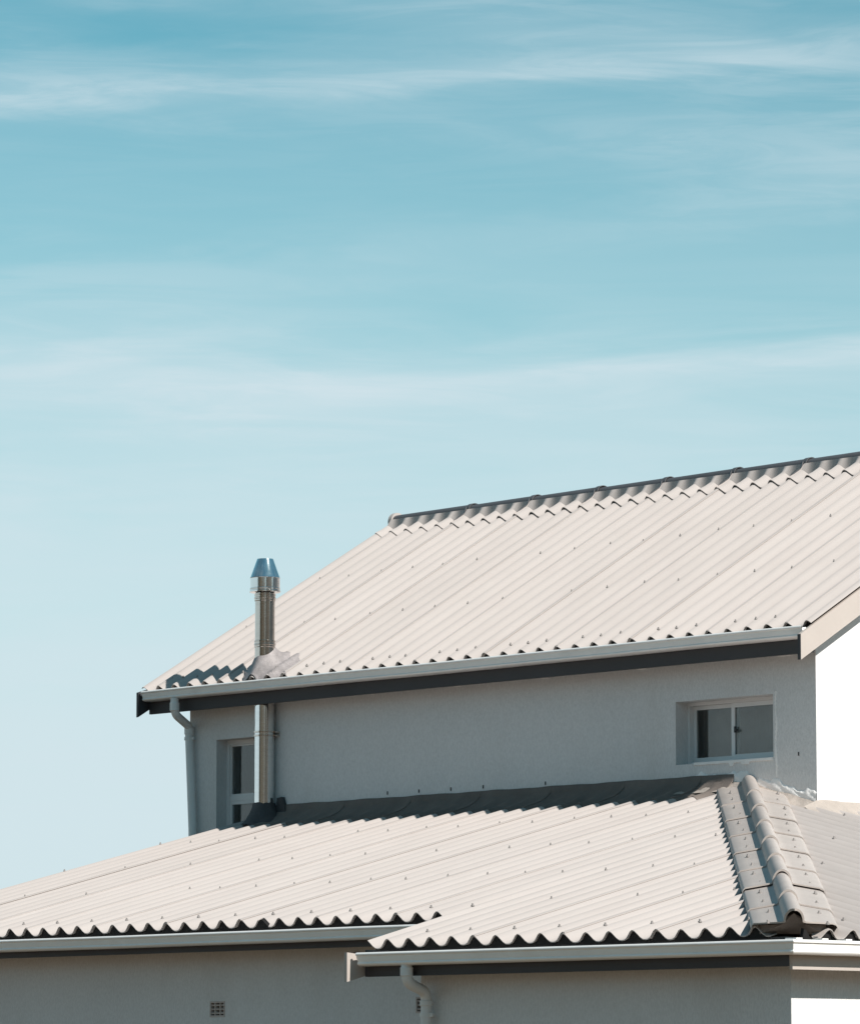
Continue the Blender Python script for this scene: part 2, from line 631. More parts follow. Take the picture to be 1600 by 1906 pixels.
lm = {}
for i in range(len(ks) - 1):
    a, b = ks[i], ks[i + 1]
    plain = -32 <= a <= -16
    key = 's' if plain else a
    if key not in lm:
        aa = 0 if plain else a
        lm[key] = sheet_mesh((aa - 0.3), -1.22 if a == -4 else aa + 4.08, aa, lambda u, t, h: front(u * P, t, h),
                             lambda u: YL + (0.030 if -11.06 < u < -10.70 else 0.0), (lambda u: YW - 0.03) if plain else hip_end).mesh('roof_sheet', 'roof')
    o = link('roof_sheet', lm[key], roof_l, (a * P if plain else 0, rnd.uniform(-.006, .006), rnd.uniform(-.001, .001)))


# sheets of the projecting part, cut along the hip
for a in (0, 4, 8, 12, 16):
    mb = sheet_mesh(a - (1.42 if a == 0 else 0.3), a + 4.08, a, lambda u, t, h: front(u * P, t, h),
                    lambda u: YL + 0.05 if u < -0.93 else 0.0, hip_end)
    if mb:
        o = part('roof_sheet', mb, 'roof', roof_l)
        o.location.z += rnd.uniform(-.0015, .0015)
        if a != 0:
            o.location.y += rnd.uniform(-.006, .006)


# sheets of the right-hand slope
def r_hi(u):
    y = 0.08 + u * P
    x = HX - 1.02 * y + 0.15
    if y > YW - 0.02:
        x = XWR + 0.01
    return -x


for a in range(-4, 52, 4):
    mb = sheet_mesh(a - 0.3, a + 4.08, a, lambda u, t, h: right(-t, 0.08 + u * P, h), lambda u: -(HX + 0.012), r_hi)
    if mb:
        o = part('roof_sheet', mb, 'roof', roof_l)
        o.location.z += rnd.uniform(-.0015, .0015)

pts = []
for k in range(-35, 0, 2):
    pts.append((front(k * P, YL + 0.115, 0.003), 0.0085))
for k in range(1, 16, 2):
    pts.append((front(k * P, 0.15, 0.003), 0.0085))
for yb in (0.95, 1.75, 2.65, 3.52):
    k = -36
    while k < 18:
        if rnd.random() < 0.93:
            y = yb + rnd.uniform(-.03, .03)
            if (k < -1 or yb > 0) and y < hip_end(k) - 0.1 and (yb > 1 or k > 0):
                pts.append((front(k * P, y, 0.002), 0.0066))
        k += 2 if yb > 3 else (4 if k < -24 else 2)
for xb in (2.9, 2.18, 1.29, 0.41, -0.47):
    for k in range(0, 40, 3):
        y = 0.08 + k * P
        if xb > HX - 1.02 * y + 0.4:
            pts.append((right(xb, y, 0.003), 0.0095))
bolts(pts, 'roof_bolt', roof_l)



def eaves_filler(u0, u1, fn, t, h0, parent):
    n = int((u1 - u0) * 10)
    us = [u0 + (u1 - u0) * k / n for k in range(n + 1)]
    mb = MB()
    mb.slab([[fn(u, t, h0) for u in us], [fn(u, t, corr(u) - TH - 0.0015) for u in us]],
            [[fn(u, t + 0.02, h0) for u in us], [fn(u, t + 0.02, corr(u) - TH - 0.0015) for u in us]])
    part('eaves_filler', mb, 'filler', parent, None, 0)


eaves_filler(0.0, 38.0, lambda u, t, h: upper(XU + u * P, t, h), YU + 0.022, -0.075, roof_u)
eaves_filler(-36.2, -1.0, lambda u, t, h: front(u * P, t, h), YL + 0.014, -0.068, roof_l)
eaves_filler(-0.7, 16.4, lambda u, t, h: front(u * P, t, h), 0.014, -0.068, roof_l)
eaves_filler(0.0, 50.0, lambda u, t, h: right(-t, 0.08 + u * P, h), -(HX - 0.005), -0.068, roof_l)

# ---- hip tiles
hd = Vector((-1.02, 1.0, SL)).normalized()           # up the hip
hc = Vector((1, 1.02, 0)).normalized()               # across it, to the right
hn = hc.cross(hd)
if hn.z < 0:
    hn = -hn
HL = math.sqrt(1.02 ** 2 + 1 + SL ** 2)


def hip_tile(y0, y1, lift_lo, lift_hi, name='hip_tile'):
    mb = MB()
    T = 0.008
    slope = -SL / math.hypot(1, 1.02)
    cs = []
    for c in (-0.214, -0.210, -0.200, -0.15, -0.10, -0.062):
        drop = -0.026 if c < -0.212 else (-0.008 if c < -0.205 else 0)
        cs.append((c, -slope * c + 0.014 + drop))
    r = 0.050
    for k in range(0, 15):
        ang = math.pi * (1 - k / 14)
        cs.append((r * math.cos(ang), 0.010 + 1.32 * r * math.sin(ang)))
    for c in (0.062, 0.10, 0.15, 0.205, 0.222, 0.232, 0.238):
        drop = {0.222: -0.005, 0.232: -0.016, 0.238: -0.032}.get(c, 0)
        cs.append((c, slope * c + 0.014 + drop))
    top, bot = [], []
    ys = [y0, y0 + 0.02, (y0 + y1) / 2, y1]
    for y in ys:
        a, b = [], []
        for c, h in cs:
            yy = y
            if y0 < 0:
                yy = max(y, 0.71 * abs(c) - 0.03 + (y - y0) * 0.6)
            t = (yy - y0) / (y1 - y0)
            o = Vector((HX - 1.02 * yy, yy, Z0 + SL * yy)) + hn * (lift_lo + (lift_hi - lift_lo) * t)
            sc = 1.0 + 0.05 * (1 - t) if abs(c) < 0.056 else 1
            a.append(tuple(o + hc * c * sc + hn * h * sc))
            b.append(tuple(o + hc * c * sc * (1 - T / 0.05 if abs(c) <= 0.0501 else 1) + hn * (h - T)))
        top.append(a)
        bot.append(b)
    mb.slab(top, bot)
    o = part(name, mb, 'ridge', roof_l, None, 40)
    return o


HY = [-0.06, 0.47, 0.99, 1.52, 2.07, 2.62, 3.18, 3.75]
bp = []
for i, y in enumerate(HY):
    y1 = (HY[i + 1] + 0.06) if i + 1 < len(HY) else YW + 0.05
    j = rnd.uniform(-0.003, 0.003)
    hip_tile(y + rnd.uniform(-.015, .015) * (i > 0), y1, 0.010 + rnd.choice((0.0, 0.002, 0.004, 0.010)), 0.001)
    for q in range(2):
        yy = y + (0.12 + 0.27 * q) * (1 if i < 7 else 1)
        for c, hh in ((-0.125, 0.0), (0.165, 0.0)):
            o = Vector((HX - 1.02 * yy, yy, Z0 + SL * yy)) + hc * (c + rnd.uniform(-.015, .015))
            o = o + hn * (0.014 - 0.178 * abs(c) + 0.008)
            bp.append((tuple(o), 0.0085))
bolts(bp, 'hip_bolt', roof_l)
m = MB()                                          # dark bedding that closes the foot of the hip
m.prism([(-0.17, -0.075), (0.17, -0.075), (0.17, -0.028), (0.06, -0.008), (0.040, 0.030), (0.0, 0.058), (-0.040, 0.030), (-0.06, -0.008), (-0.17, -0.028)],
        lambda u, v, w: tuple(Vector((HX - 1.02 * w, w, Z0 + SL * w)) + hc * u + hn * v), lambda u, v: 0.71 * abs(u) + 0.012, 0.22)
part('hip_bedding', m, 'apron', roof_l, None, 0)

# ---- corrugated apron flashing along the foot of the upper wall


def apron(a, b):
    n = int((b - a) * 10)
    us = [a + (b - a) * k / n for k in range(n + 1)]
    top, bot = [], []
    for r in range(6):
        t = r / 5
        y = 4.10 + (YW - 0.012 - 4.10) * t  # lip drawn down so the dark strip stands in for eave shadow
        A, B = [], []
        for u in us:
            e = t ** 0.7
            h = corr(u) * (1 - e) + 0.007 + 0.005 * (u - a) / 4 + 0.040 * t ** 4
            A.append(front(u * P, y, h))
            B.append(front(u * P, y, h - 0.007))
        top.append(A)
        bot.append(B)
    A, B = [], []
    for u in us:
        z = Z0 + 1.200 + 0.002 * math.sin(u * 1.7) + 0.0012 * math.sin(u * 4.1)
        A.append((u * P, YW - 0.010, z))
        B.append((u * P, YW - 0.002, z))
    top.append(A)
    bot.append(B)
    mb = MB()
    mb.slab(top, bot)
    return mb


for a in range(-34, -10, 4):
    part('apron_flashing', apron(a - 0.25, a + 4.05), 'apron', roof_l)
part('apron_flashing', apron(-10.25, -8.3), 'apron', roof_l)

# ---- walls


def wall_holes(x0, x1, z0, z1, holes, y_out, thick, mb):
    xs = sorted({x0, x1, *[h[0] for h in holes], *[h[1] for h in holes]})
    zs = sorted({z0, z1, *[h[2] for h in holes], *[h[3] for h in holes]})

    def solid(i, j):
        if not (0 <= i < len(xs) - 1 and 0 <= j < len(zs) - 1):
            return False
        cx, cz = (xs[i] + xs[i + 1]) / 2, (zs[j] + zs[j + 1]) / 2
        return not any(h[0] < cx < h[1] and h[2] < cz < h[3] for h in holes)
    y1 = y_out + thick
    for i in range(len(xs) - 1):
        for j in range(len(zs) - 1):
            if not solid(i, j):
                continue
            a, b, c, e = xs[i], xs[i + 1], zs[j], zs[j + 1]
            mb.add([(a, y_out, c), (b, y_out, c), (b, y_out, e), (a, y_out, e)], [(0, 1, 2, 3)])
            mb.add([(a, y1, c), (b, y1, c), (b, y1, e), (a, y1, e)], [(3, 2, 1, 0)])
            if not solid(i - 1, j):
                mb.add([(a, y_out, c), (a, y1, c), (a, y1, e), (a, y_out, e)], [(3, 2, 1, 0)])
            if not solid(i + 1, j):
                mb.add([(b, y_out, c), (b, y1, c), (b, y1, e), (b, y_out, e)], [(0, 1, 2, 3)])
            if not solid(i, j - 1):
                mb.add([(a, y_out, c), (b, y_out, c), (b, y1, c), (a, y1, c)], [(3, 2, 1, 0)])
            if not solid(i, j + 1):
                mb.add([(a, y_out, e), (b, y_out, e), (b, y1, e), (a, y1, e)], [(0, 1, 2, 3)])
    return mb


WT = 0.22
win_r = (-2.007, -1.124, Z0 + 1.284, Z0 + 1.702)
win_l = (-6.754, -6.150, Z0 + 0.80, Z0 + 1.713)
wtop = ZU + SU * (YW - YU) - 0.135
w = MB()
wall_holes(XWL, XWR, 0.0, wtop, [win_r, win_l], YW, WT, w)
yb = 2 * YRG - YW
for x0, x1 in ((XWR - WT, XWR), (XWL, XWL + WT)):
    w.prism([(YW + WT, 0), (yb - WT, 0), (yb - WT, ZRG - 0.14 - SU * (yb - WT - YRG)), (YRG, ZRG - 0.14), (YW + WT, ZRG - 0.14 - SU * (YRG - YW - WT))],
            lambda u, v, ww: (ww, u, v), x0, x1)
w.box(XWL, XWR, yb - WT, yb, 0, wtop)
part('wall', w, 'wall', house, 'pale plastered wall of the upper storey', 0)

YF, YB = 0.22, 0.98
XC = 2.885
vent_a = (-2.728, -2.583, Z0 - 0.400, Z0 - 0.302)
vent_b = (-0.834, -0.689, Z0 - 0.396, Z0 - 0.300)
w = MB()
wall_holes(-6.18, 0.045, 0.0, Z0 + SL * YB - 0.125, [vent_a, vent_b], YB, WT, w)
part('wall', w, 'wall', house, 'shaded plaster wall of the set back ground floor', 0)
w = MB()
w.box(0.045, XC, YF, YF + WT, 0.0, Z0 + SL * YF - 0.12)
w.box(0.045, 0.045 + WT, YF + WT, YB + WT, 0.0, Z0 + SL * YF - 0.12)
w.box(XC - WT, XC, YF + WT, 9.2, 0.0, Z0 - 0.09)
w.box(XWR - 0.1, XC, 9.2, 9.2 + WT, 0.0, Z0 - 0.09)
part('wall', w, 'wall', house, 'plaster wall of the projecting ground floor corner', 0)
w = MB()
w.box(-6.18, -6.18 + WT, YB + WT, YW, 0.0, Z0 + 0.06)
part('wall', w, 'wall', house, None, 0)

# dark rooms behind the windows
w = MB()
w.box(XWL + WT, XWR - WT, 6.0, 6.02, 2.6, wtop + 0.5)
w.box(XWL + WT, XWR - WT, YW + WT, 6.0, 2.58, 2.60)
w.box(-4.3, -4.2, YW + WT, 6.0, 2.6, wtop)
part('inner_wall', w, 'room', house, None, 0)

# ---- fascias and barge boards
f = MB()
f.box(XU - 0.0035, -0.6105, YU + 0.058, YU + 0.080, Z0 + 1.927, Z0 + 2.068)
part('fascia', f, 'fascia', house, 'fascia board under the upper gutter, shade painted into its colour')
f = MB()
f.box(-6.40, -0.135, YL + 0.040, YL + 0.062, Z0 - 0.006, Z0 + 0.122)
part('fascia', f, 'fascia', house, 'fascia board of the set back eave with painted-in shade')
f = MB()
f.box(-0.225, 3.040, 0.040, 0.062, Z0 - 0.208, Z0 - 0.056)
part('fascia', f, 'fascia', house, 'fascia board of the projecting eave, its shade painted in')
f = MB()
f.box(3.042, 3.064, 0.041, 9.4, Z0 - 0.224, Z0 - 0.068)
part('fascia', f, 'barge', house, 'cream fascia board on the sunlit side')


def barge_board(x0, x1, yfront, ztop, zbot, slope_, y1, fn_top):
    """board following the roof edge, plumb cut at the front"""
    mb = MB()
    mb.prism([(yfront, zbot), (y1, zbot + slope_ * (y1 - yfront)), (y1, fn_top(y1)), (yfront + 0.12, fn_top(yfront + 0.12)), (yfront, ztop)],
             lambda u, v, ww: (ww, u, v), x0, x1)
    return mb


tu = lambda y: ZU + SU * (y - YU) - 0.046
part('barge_board', barge_board(-0.609, -0.585, 4.06, Z0 + 2.034, Z0 + 1.868, SU, YRG - 0.001, tu), 'barge', house,
     'cream barge board on the sunlit gable')
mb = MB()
mb.box(-0.610, -0.584, 4.056, 4.0595, Z0 + 1.870, Z0 + 2.033)  # dark plate painting the shade onto the board's front end
part('barge_end_shade', mb, 'fascia', house, 'thin plate on the barge board end, shade painted in')
tb = lambda y: tu(2 * YRG - y)
for x0, x1 in ((-0.609, -0.585), (XU - 0.026, XU - 0.004)):
    mb = MB()
    yq = 2 * YRG - 4.02
    mb.prism([(YRG, tu(YRG) - 0.17), (yq, Z0 + 1.864), (yq, Z0 + 2.03), (YRG, tu(YRG))], lambda u, v, ww: (ww, u, v), x0, x1)
    part('barge_board', mb, 'barge', house)
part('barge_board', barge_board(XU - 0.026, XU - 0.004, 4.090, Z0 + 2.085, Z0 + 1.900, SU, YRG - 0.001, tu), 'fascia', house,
     'barge board on the far gable with painted-in shade')  # cream board in the darkened colour, its shade painted in
tl = lambda y: Z0 + SL * y - 0.056
part('barge_board', barge_board(-0.258, -0.236, -0.088, Z0 - 0.072, Z0 - 0.238, SL, YL + 0.02, lambda y: tl(y) - 0.035), 'barge', house,
     'short cream barge board at the end of the projecting eave')
part('barge_board', barge_board(-6.475, -6.452, YL - 0.05, Z0 + 0.11, Z0 - 0.04, SL, YW - 0.01, tl), 'barge', house)

# ---- gutters
GP = [(0.001, 0.0), (0.001, -0.066), (0.050, -0.066), (0.068, -0.064), (0.080, -0.059), (0.085, -0.052), (0.083, -0.046),
      (0.080, -0.043), (0.091, -0.014), (0.0905, -0.009), (0.096, -0.0085), (0.101, -0.005), (0.102, 0.001), (0.099, 0.007), (0.093, 0.010), (0.086, 0.009), (0.083, 0.003)]


def offset(poly, t):
    out = []
    for i, p in enumerate(poly):
        a = poly[max(i - 1, 0)]
        b = poly[min(i + 1, len(poly) - 1)]
        dx, dy = b[0] - a[0], b[1] - a[1]
        L = math.hypot(dx, dy) or 1
        out.append((p[0] - dy / L * t, p[1] + dx / L * t))
    return out


def gutter(fn, a, b, ma=0.0, mb_=0.0, wave=0.0):
    """fn(s, o, z): s along, o outwards; mitre factors at both ends"""
    inn = offset(GP, 0.0022)
    loop = GP + list(reversed(inn))
    m = MB()
    n = 16
    rows = []
    for i in range(n + 1):
        t = i / n
        row = []
        for o, z in loop + loop[:1]:
            st = (a - ma * o) * (1 - t) + (b + mb_ * o) * t
            row.append(fn(st, o, z + wave * math.sin(t * 9.0) + wave * 0.6 * math.sin(t * 23)))
        rows.append(row)
    m.grid(rows)
    return m


def end_cap(fn, st):
    m = MB()
    m.prism([(o, z) for o, z in GP[:9]] + [(0.089, -0.004), (0.06, 0.0)], lambda u, v, ww: fn(ww, u, v), st, st + 0.003)
    return m


g1 = lambda st, o, z: (st, YU + 0.058 - o, Z0 + 2.084 + z)
gt = part('gutter', gutter(g1, XU + 0.02, -0.617, wave=0.0015), 'gutter', house, 'pale metal gutter of the upper roof', 28)
part('end_cap', end_cap(g1, XU + 0.017), 'gutter', gt)
part('end_cap', end_cap(g1, -0.616), 'gutter', gt)
g2 = lambda st, o, z: (st, YL + 0.040 - o, Z0 + 0.098 + z)
gt = part('gutter', gutter(g2, -6.40, -0.16, wave=0.001), 'gutter', house, 'pale metal gutter of the set back eave', 28)
part('end_cap', end_cap(g2, -0.159), 'gutter', gt)
g3 = lambda st, o, z: (st, 0.040 - o, Z0 - 0.084 + z)
gt = part('gutter', gutter(g3, -0.195, 3.066, 0, 1.0), 'gutter', house, 'pale metal gutter of the projecting eave', 28)
part('end_cap', end_cap(g3, -0.199), 'gutter', gt)
g4 = lambda st, o, z: (3.066 + o, st, Z0 - 0.0845 + z)
mb = gutter(g4, 0.040, 9.4, 1.0, 0.0)
mb.f = [tuple(reversed(q)) for q in mb.f]
gt = part('gutter', mb, 'gutter', house, 'sunlit white gutter on the right side', 28)
for yb_ in (-0.04, 0.155, 0.335, 0.9, 1.5):
    m = MB()
    m.box(3.09, 3.168, yb_, yb_ + 0.045, Z0 - 0.0765, Z0 - 0.066)
    part('gutter_strap', m, 'gutter', gt)

# ---- downpipes


def bend_path(pts_, rad=0.055, n=6):
    pts_ = [Vector(p) for p in pts_]
    out = [pts_[0]]
    for i in range(1, len(pts_) - 1):
        a, b, c = pts_[i - 1], pts_[i], pts_[i + 1]
        d1, d2 = (a - b).normalized(), (c - b).normalized()
        r = min(rad, (a - b).length * 0.48, (c - b).length * 0.48)
        for k in range(n + 1):
            t = k / n
            out.append((b + d1 * r) * (1 - t) ** 2 + b * 2 * t * (1 - t) + (b + d2 * r) * t ** 2)
    out.append(pts_[-1])
    return out


def downpipe(pts_, r, collars, label, brackets=()):
    m = MB()
    m.tube(bend_path(pts_), r, 22)
    dp = part('downpipe', m, 'pipe', house, label)
    for a, b in collars:
        m = MB()
        a, b = Vector(a), Vector(b)
        m.tube([a, a + (b - a) * 0.08, a + (b - a) * 0.92, b], [r + 0.001, r + 0.005, r + 0.005, r + 0.001], 22)
        part('collar', m, 'pipe', dp)
    for p, yw in brackets:
        m = MB()
        p = Vector(p)
        m.tube([p - Vector((0, 0, 0.012)), p + Vector((0, 0, 0.012))], r + 0.0045, 22)
        m.box(p.x - r - 0.022, p.x + r + 0.022, p.y - 0.004, p.y + 0.004, p.z - 0.01, p.z + 0.01)
        m.box(p.x - 0.012, p.x + 0.012, p.y + r - 0.004, yw, p.z - 0.01, p.z + 0.01)
        part('pipe_bracket', m, 'pipe', dp)
    return dp


downpipe([(-6.947, 4.125, Z0 + 2.02), (-6.947, 4.125, Z0 + 1.905), (-7.019, 4.325, Z0 + 1.825), (-7.019, 4.325, Z0 + 1.77), (-6.970, 4.325, Z0 + 1.04), (-6.968, 4.325, 0.05)],
         0.031, [((-6.947, 4.125, Z0 + 1.99), (-6.947, 4.125, Z0 + 1.925)), ((-7.019, 4.325, Z0 + 1.815), (-7.019, 4.325, Z0 + 1.765))],
         'grey downpipe at the far corner of the upper wall', [((-7.018, 4.325, Z0 + 1.735), YW)])
downpipe([(0.172, -0.005, Z0 - 0.14), (0.172, -0.005, Z0 - 0.245), (0.148, 0.165, Z0 - 0.297), (0.148, 0.165, Z0 - 0.40), (0.148, 0.165, 0.05)],
         0.031, [((0.172, -0.005, Z0 - 0.160), (0.172, -0.005, Z0 - 0.212)), ((0.148, 0.165, Z0 - 0.345), (0.148, 0.165, Z0 - 0.375))],
         'grey swan neck downpipe at the projecting corner', [((0.148, 0.165, Z0 - 0.425), YF)])

# ---- flue
FX, FY, FR = -6.117, 4.292, 0.0735
zf = lambda z: Z0 + z - 0.0
flue = MB()
flue.lathe([(FR, zf(1.95)), (FR, zf(2.368))], FX, FY)
flue.lathe([(FR * 0.985, zf(2.368)), (FR * 0.985, zf(2.748))], FX, FY)
fl = part('flue', flue, 'steel', house, 'stainless steel flue pipe rising through the upper eave')
m = MB()
m.lathe([(FR, zf(0.95)), (FR, zf(1.949))], FX, FY)
part('lower_pipe', m, 'steel_clean', fl)
for zc_, mat_ in ((2.378, 'steel'), (2.718, 'steel')):
    m = MB()
    z = zf(zc_)
    m.lathe([(FR, z - 0.030), (FR + 0.003, z - 0.026), (FR + 0.003, z - 0.014), (FR + 0.007, z - 0.011), (FR + 0.007, z - 0.004), (FR + 0.003, z - 0.001),
             (FR + 0.003, z + 0.012), (FR + 0.006, z + 0.014), (FR + 0.006, z + 0.020), (FR, z + 0.023)], FX, FY)
    part('locking_band', m, mat_, fl)
m = MB()
z = zf(2.753)
m.lathe([(FR * 0.9, z), (0.108, z), (0.114, z + 0.003), (0.114, z + 0.012), (0.109, z + 0.016), (0.109, z + 0.022), (0.111, z + 0.025), (0.111, z + 0.030),
         (0.108, z + 0.033), (0.108, z + 0.104), (0.110, z + 0.107), (0.108, z + 0.110), (0.059, z + 0.247), (0.057, z + 0.247), (0.055, z + 0.240), (0.095, z + 0.12)], FX, FY, 64)
cw = part('cowl', m, 'steel_clean', fl, 'tapered shiny cowl on top of the flue', 25)
m = MB()
m.lathe([(0.0, z + 0.215), (0.064, z + 0.215)], FX, FY)
part('flue_mouth', m, 'soot', cw)
for zc_ in (1.730, 1.703):
    m = MB()
    z = zf(zc_)
    m.lathe([(FR, z - 0.007), (FR + 0.006, z - 0.006), (FR + 0.006, z + 0.006), (FR, z + 0.007)], FX, FY)
    m.box(FX + 0.055, FX + 0.085, FY + 0.03, YW + 0.0, z - 0.005, z + 0.005)
    part('clamp', m, 'steel', fl)

# silver painted flashing skirt draped over the corrugations
pol = [(-0.20, 0.03), (-0.17, 0.16), (-0.05, 0.20), (0.06, 0.19), (0.25, 0.13), (0.33, 0.02), (0.37, -0.13), (0.40, -0.24), (0.27, -0.262), (0.06, -0.262), (-0.06, -0.17), (-0.13, -0.06)]
rim = []
for i in range(len(pol)):
    a, b = Vector(pol[i]), Vector(pol[(i + 1) % len(pol)])
    for k in range(10):
        p = a.lerp(b, k / 10)
        j = 1 + 0.05 * math.sin(i * 7.3 + k * 2.1) + rnd.uniform(-0.02, 0.02)
        pj = p * j
        pj.y = max(pj.y, -0.150 + rnd.uniform(-0.004, 0.004))
        rim.append(pj)
rows = []
ST = 26
for q in range(ST + 1):
    t = q / ST
    row = []
    for p in rim + rim[:1]:
        dirv = p.normalized()
        rr = (FR - 0.004) + (p.length - FR + 0.004) * t
        x, y = FX + dirv.x * rr, FY + dirv.y * rr
        u = (x - XU) / P
        k = max(0.0, 1 - (rr - FR) / 0.12)
        lump = 0.002 * math.sin(x * 41 + y * 27) + 0.0012 * math.sin(x * 83 - y * 61)
        fill = min(1.0, max(0.0, 1 - (rr - FR) / 0.14))
        h = corr(u) * (1 - 0.75 * fill) + 0.013 * (1 - 0.5 * t ** 4) + 0.085 * k ** 2.2 + lump * (1 - t * 0.5)
        pt = Vector(upper(x, y, 0))
        row.append((pt.x, pt.y, pt.z + h * 1.1))
    rows.append(row)
mb = MB()
mb.grid(rows)
mb.f = [tuple(reversed(q)) for q in mb.f]
part('flue_flashing', mb, 'silver', fl, 'rough silver painted flashing around the flue', 60)
# boot where the flue leaves through the lower roof
m = MB()
prof = []
for k in range(9):
    t = k / 8
    prof.append((FR + 0.006 + 0.09 * t ** 1.5, zf(1.212 - 0.16 * t)))
m.lathe(prof, FX, FY, 32)
for i, q in enumerate(m.v):
    m.v[i] = (q[0] + rnd.uniform(-.004, .004), min(q[1], YW - 0.003), q[2] + rnd.uniform(-.006, .006))
m.prism([(FX + 0.07, zf(1.08)), (FX + 0.20, zf(1.10)), (FX + 0.155, zf(1.215)), (FX + 0.14, zf(1.255)), (FX + 0.085, zf(1.25))],
        lambda u, v, ww: (u, ww, v), YW - 0.03, YW - 0.001)
part('flue_boot', m, 'bitumen', fl, 'dark flashing boot at the foot of the flue', 50)

# ---- windows


def frame_rect(mb, x0, x1, z0, z1, y0, y1, t):
    mb.box(x0, x1, y0, y1, z1 - t, z1)
    mb.box(x0, x1, y0, y1, z0, z0 + t)
    mb.box(x0, x0 + t, y0, y1, z0 + t, z1 - t)
    mb.box(x1 - t, x1, y0, y1, z0 + t, z1 - t)


yf = YW + 0.112
x0, x1, z0, z1 = win_r
m = MB()
frame_rect(m, x0 + .001, x1 - .001, z0 + .001, z1 - .001, yf, yf + 0.06, 0.022)
wn_r = part('window', m, 'frame', house, 'wide two pane sliding window with aluminium frame', 0)
m = MB()
frame_rect(m, x0 + 0.024, -1.574, z0 + 0.024, z1 - 0.024, yf + 0.034, yf + 0.052, 0.026)
part('sash', m, 'frame', wn_r, None, 0)
m = MB()
frame_rect(m, -1.612, x1 - 0.024, z0 + 0.024, z1 - 0.024, yf + 0.008, yf + 0.030, 0.030)
part('sash', m, 'frame', wn_r, None, 0)
for a, b, yy in ((x0 + 0.048, -1.596, yf + 0.041), (-1.584, x1 - 0.052, yf + 0.017)):
    m = MB()
    m.box(a, b, yy, yy + 0.005, z0 + 0.046, z1 - 0.046)
    part('pane', m, 'glass', wn_r, None, 0)
m = MB()
m.box(-1.580, -1.566, yf - 0.002, yf + 0.0075, zf(1.482), zf(1.522))
m.box(-1.574, -1.548, yf - 0.007, yf - 0.001, zf(1.490), zf(1.502))
part('latch', m, 'black', wn_r, None, 0)
m = MB()                                         # curtain drawn behind the glass
M['curtain'] = material('grey_curtain_cloth', (0.42, 0.36, 0.33), 0.95, var=0.08, vscale=12)
cx_ = [x0 - 0.02 + (x1 - x0 + 0.04) * k / 140 for k in range(141)]
fold = [0.0025 * math.sin(k * 0.21) + 0.001 * math.sin(k * 0.7 + 1) for k in range(141)]
m.slab([[(x, yf + 0.165 + q, z) for x, q in zip(cx_, fold)] for z in (z0 - 0.05, z1 + 0.03)],
       [[(x, yf + 0.168 + q, z) for x, q in zip(cx_, fold)] for z in (z0 - 0.05, z1 + 0.03)])
part('curtain', m, 'curtain', wn_r, None, 50)
m = MB()                                         # worn white drip along the sill
xs_ = [x0 + 0.17 + (x1 - 0.003 - x0 - 0.17) * k / 60 for k in range(61)]
rt_, rb_ = [], []
for k, x in enumerate(xs_):
    hh = 0.010 + (0.022 if 27 < k < 31 else 0) + (0.016 if 36 < k < 43 else 0) + rnd.uniform(0, .002)
    rt_.append((x, z0 + 0.0015))
    rb_.append((x, z0 - hh))
m.slab([[(x, YW - 0.008, z) for x, z in rb_], [(x, YW - 0.008, z) for x, z in rt_]], [[(x, YW + 0.001, z) for x, z in rb_], [(x, YW + 0.001, z) for x, z in rt_]])
m.box(x0 + 0.17, x1 - 0.003, YW - 0.008, yf - 0.001, z0 + 0.0018, z0 + 0.006)
part('sill_paint', m, 'white', wn_r, 'bright white paint run along the sill', 0)

x0, x1, z0, z1 = win_l
yf = YW + 0.098
m = MB()
frame_rect(m, x0 + .001, x1 - .001, z0 + .001, z1 - .001, yf, yf + 0.06, 0.032)
m.box(x0 + 0.031, x1 - 0.031, yf + 0.004, yf + 0.055, zf(1.262), zf(1.298))
wl_ = part('window', m, 'frame', house, 'tall window half hidden behind the flue', 0)
m = MB()
frame_rect(m, x0 + 0.032, x1 - 0.032, zf(1.2985), z1 - 0.0335, yf + 0.012, yf + 0.036, 0.014)
part('sash', m, 'frame', wl_, None, 0)
m = MB()
frame_rect(m, x0 + 0.032, x1 - 0.032, z0 + 0.0335, zf(1.2615), yf + 0.006, yf + 0.036, 0.026)
part('sash', m, 'frame', wl_, None, 0)
for a, b in ((zf(1.311), z1 - 0.046), (z0 + 0.058, zf(1.237))):
    m = MB()
    m.box(x0 + 0.048, x1 - 0.048, yf + 0.021, yf + 0.026, a, b)
    part('pane', m, 'glass', wl_, None, 0)

# ---- air bricks


def air_brick(h, yy):
    x0, x1, z0, z1 = h
    m = MB()
    t = 0.010
    frame_rect(m, x0 + .0005, x1 - .0005, z0 + .0005, z1 - .0005, yy - 0.002, yy + 0.05, t)
    for k in (1, 2):
        xc = x0 + (x1 - x0) * k / 3
        m.box(xc - 0.0045, xc + 0.0045, yy + 0.001, yy + 0.05, z0 + t, z1 - t)
    for k in (1, 2, 3):
        zc = z0 + (z1 - z0) * k / 4
        m.box(x0 + t, x1 - t, yy + 0.003, yy + 0.048, zc - 0.0036, zc + 0.0036)
    ab = part('air_brick', m, 'airbrick', house, None, 0)
    m = MB()
    m.box(x0 + .001, x1 - .001, yy + 0.052, yy + 0.06, z0 + .001, z1 - .001)
    part('mesh_back', m, 'black', ab, None, 0)


air_brick(vent_a, YB)
air_brick(vent_b, YB)
m = MB()                                         # small pipe stub under the set-back eave
m.tube([(-1.36, YB - 0.02, Z0 - 0.045), (-1.36, YB + 0.01, Z0 - 0.045)], 0.016, 14)
part('overflow_stub', m, 'black', house)

# ---- mortar fillet and white waterproofing where hip, walls and right slope meet


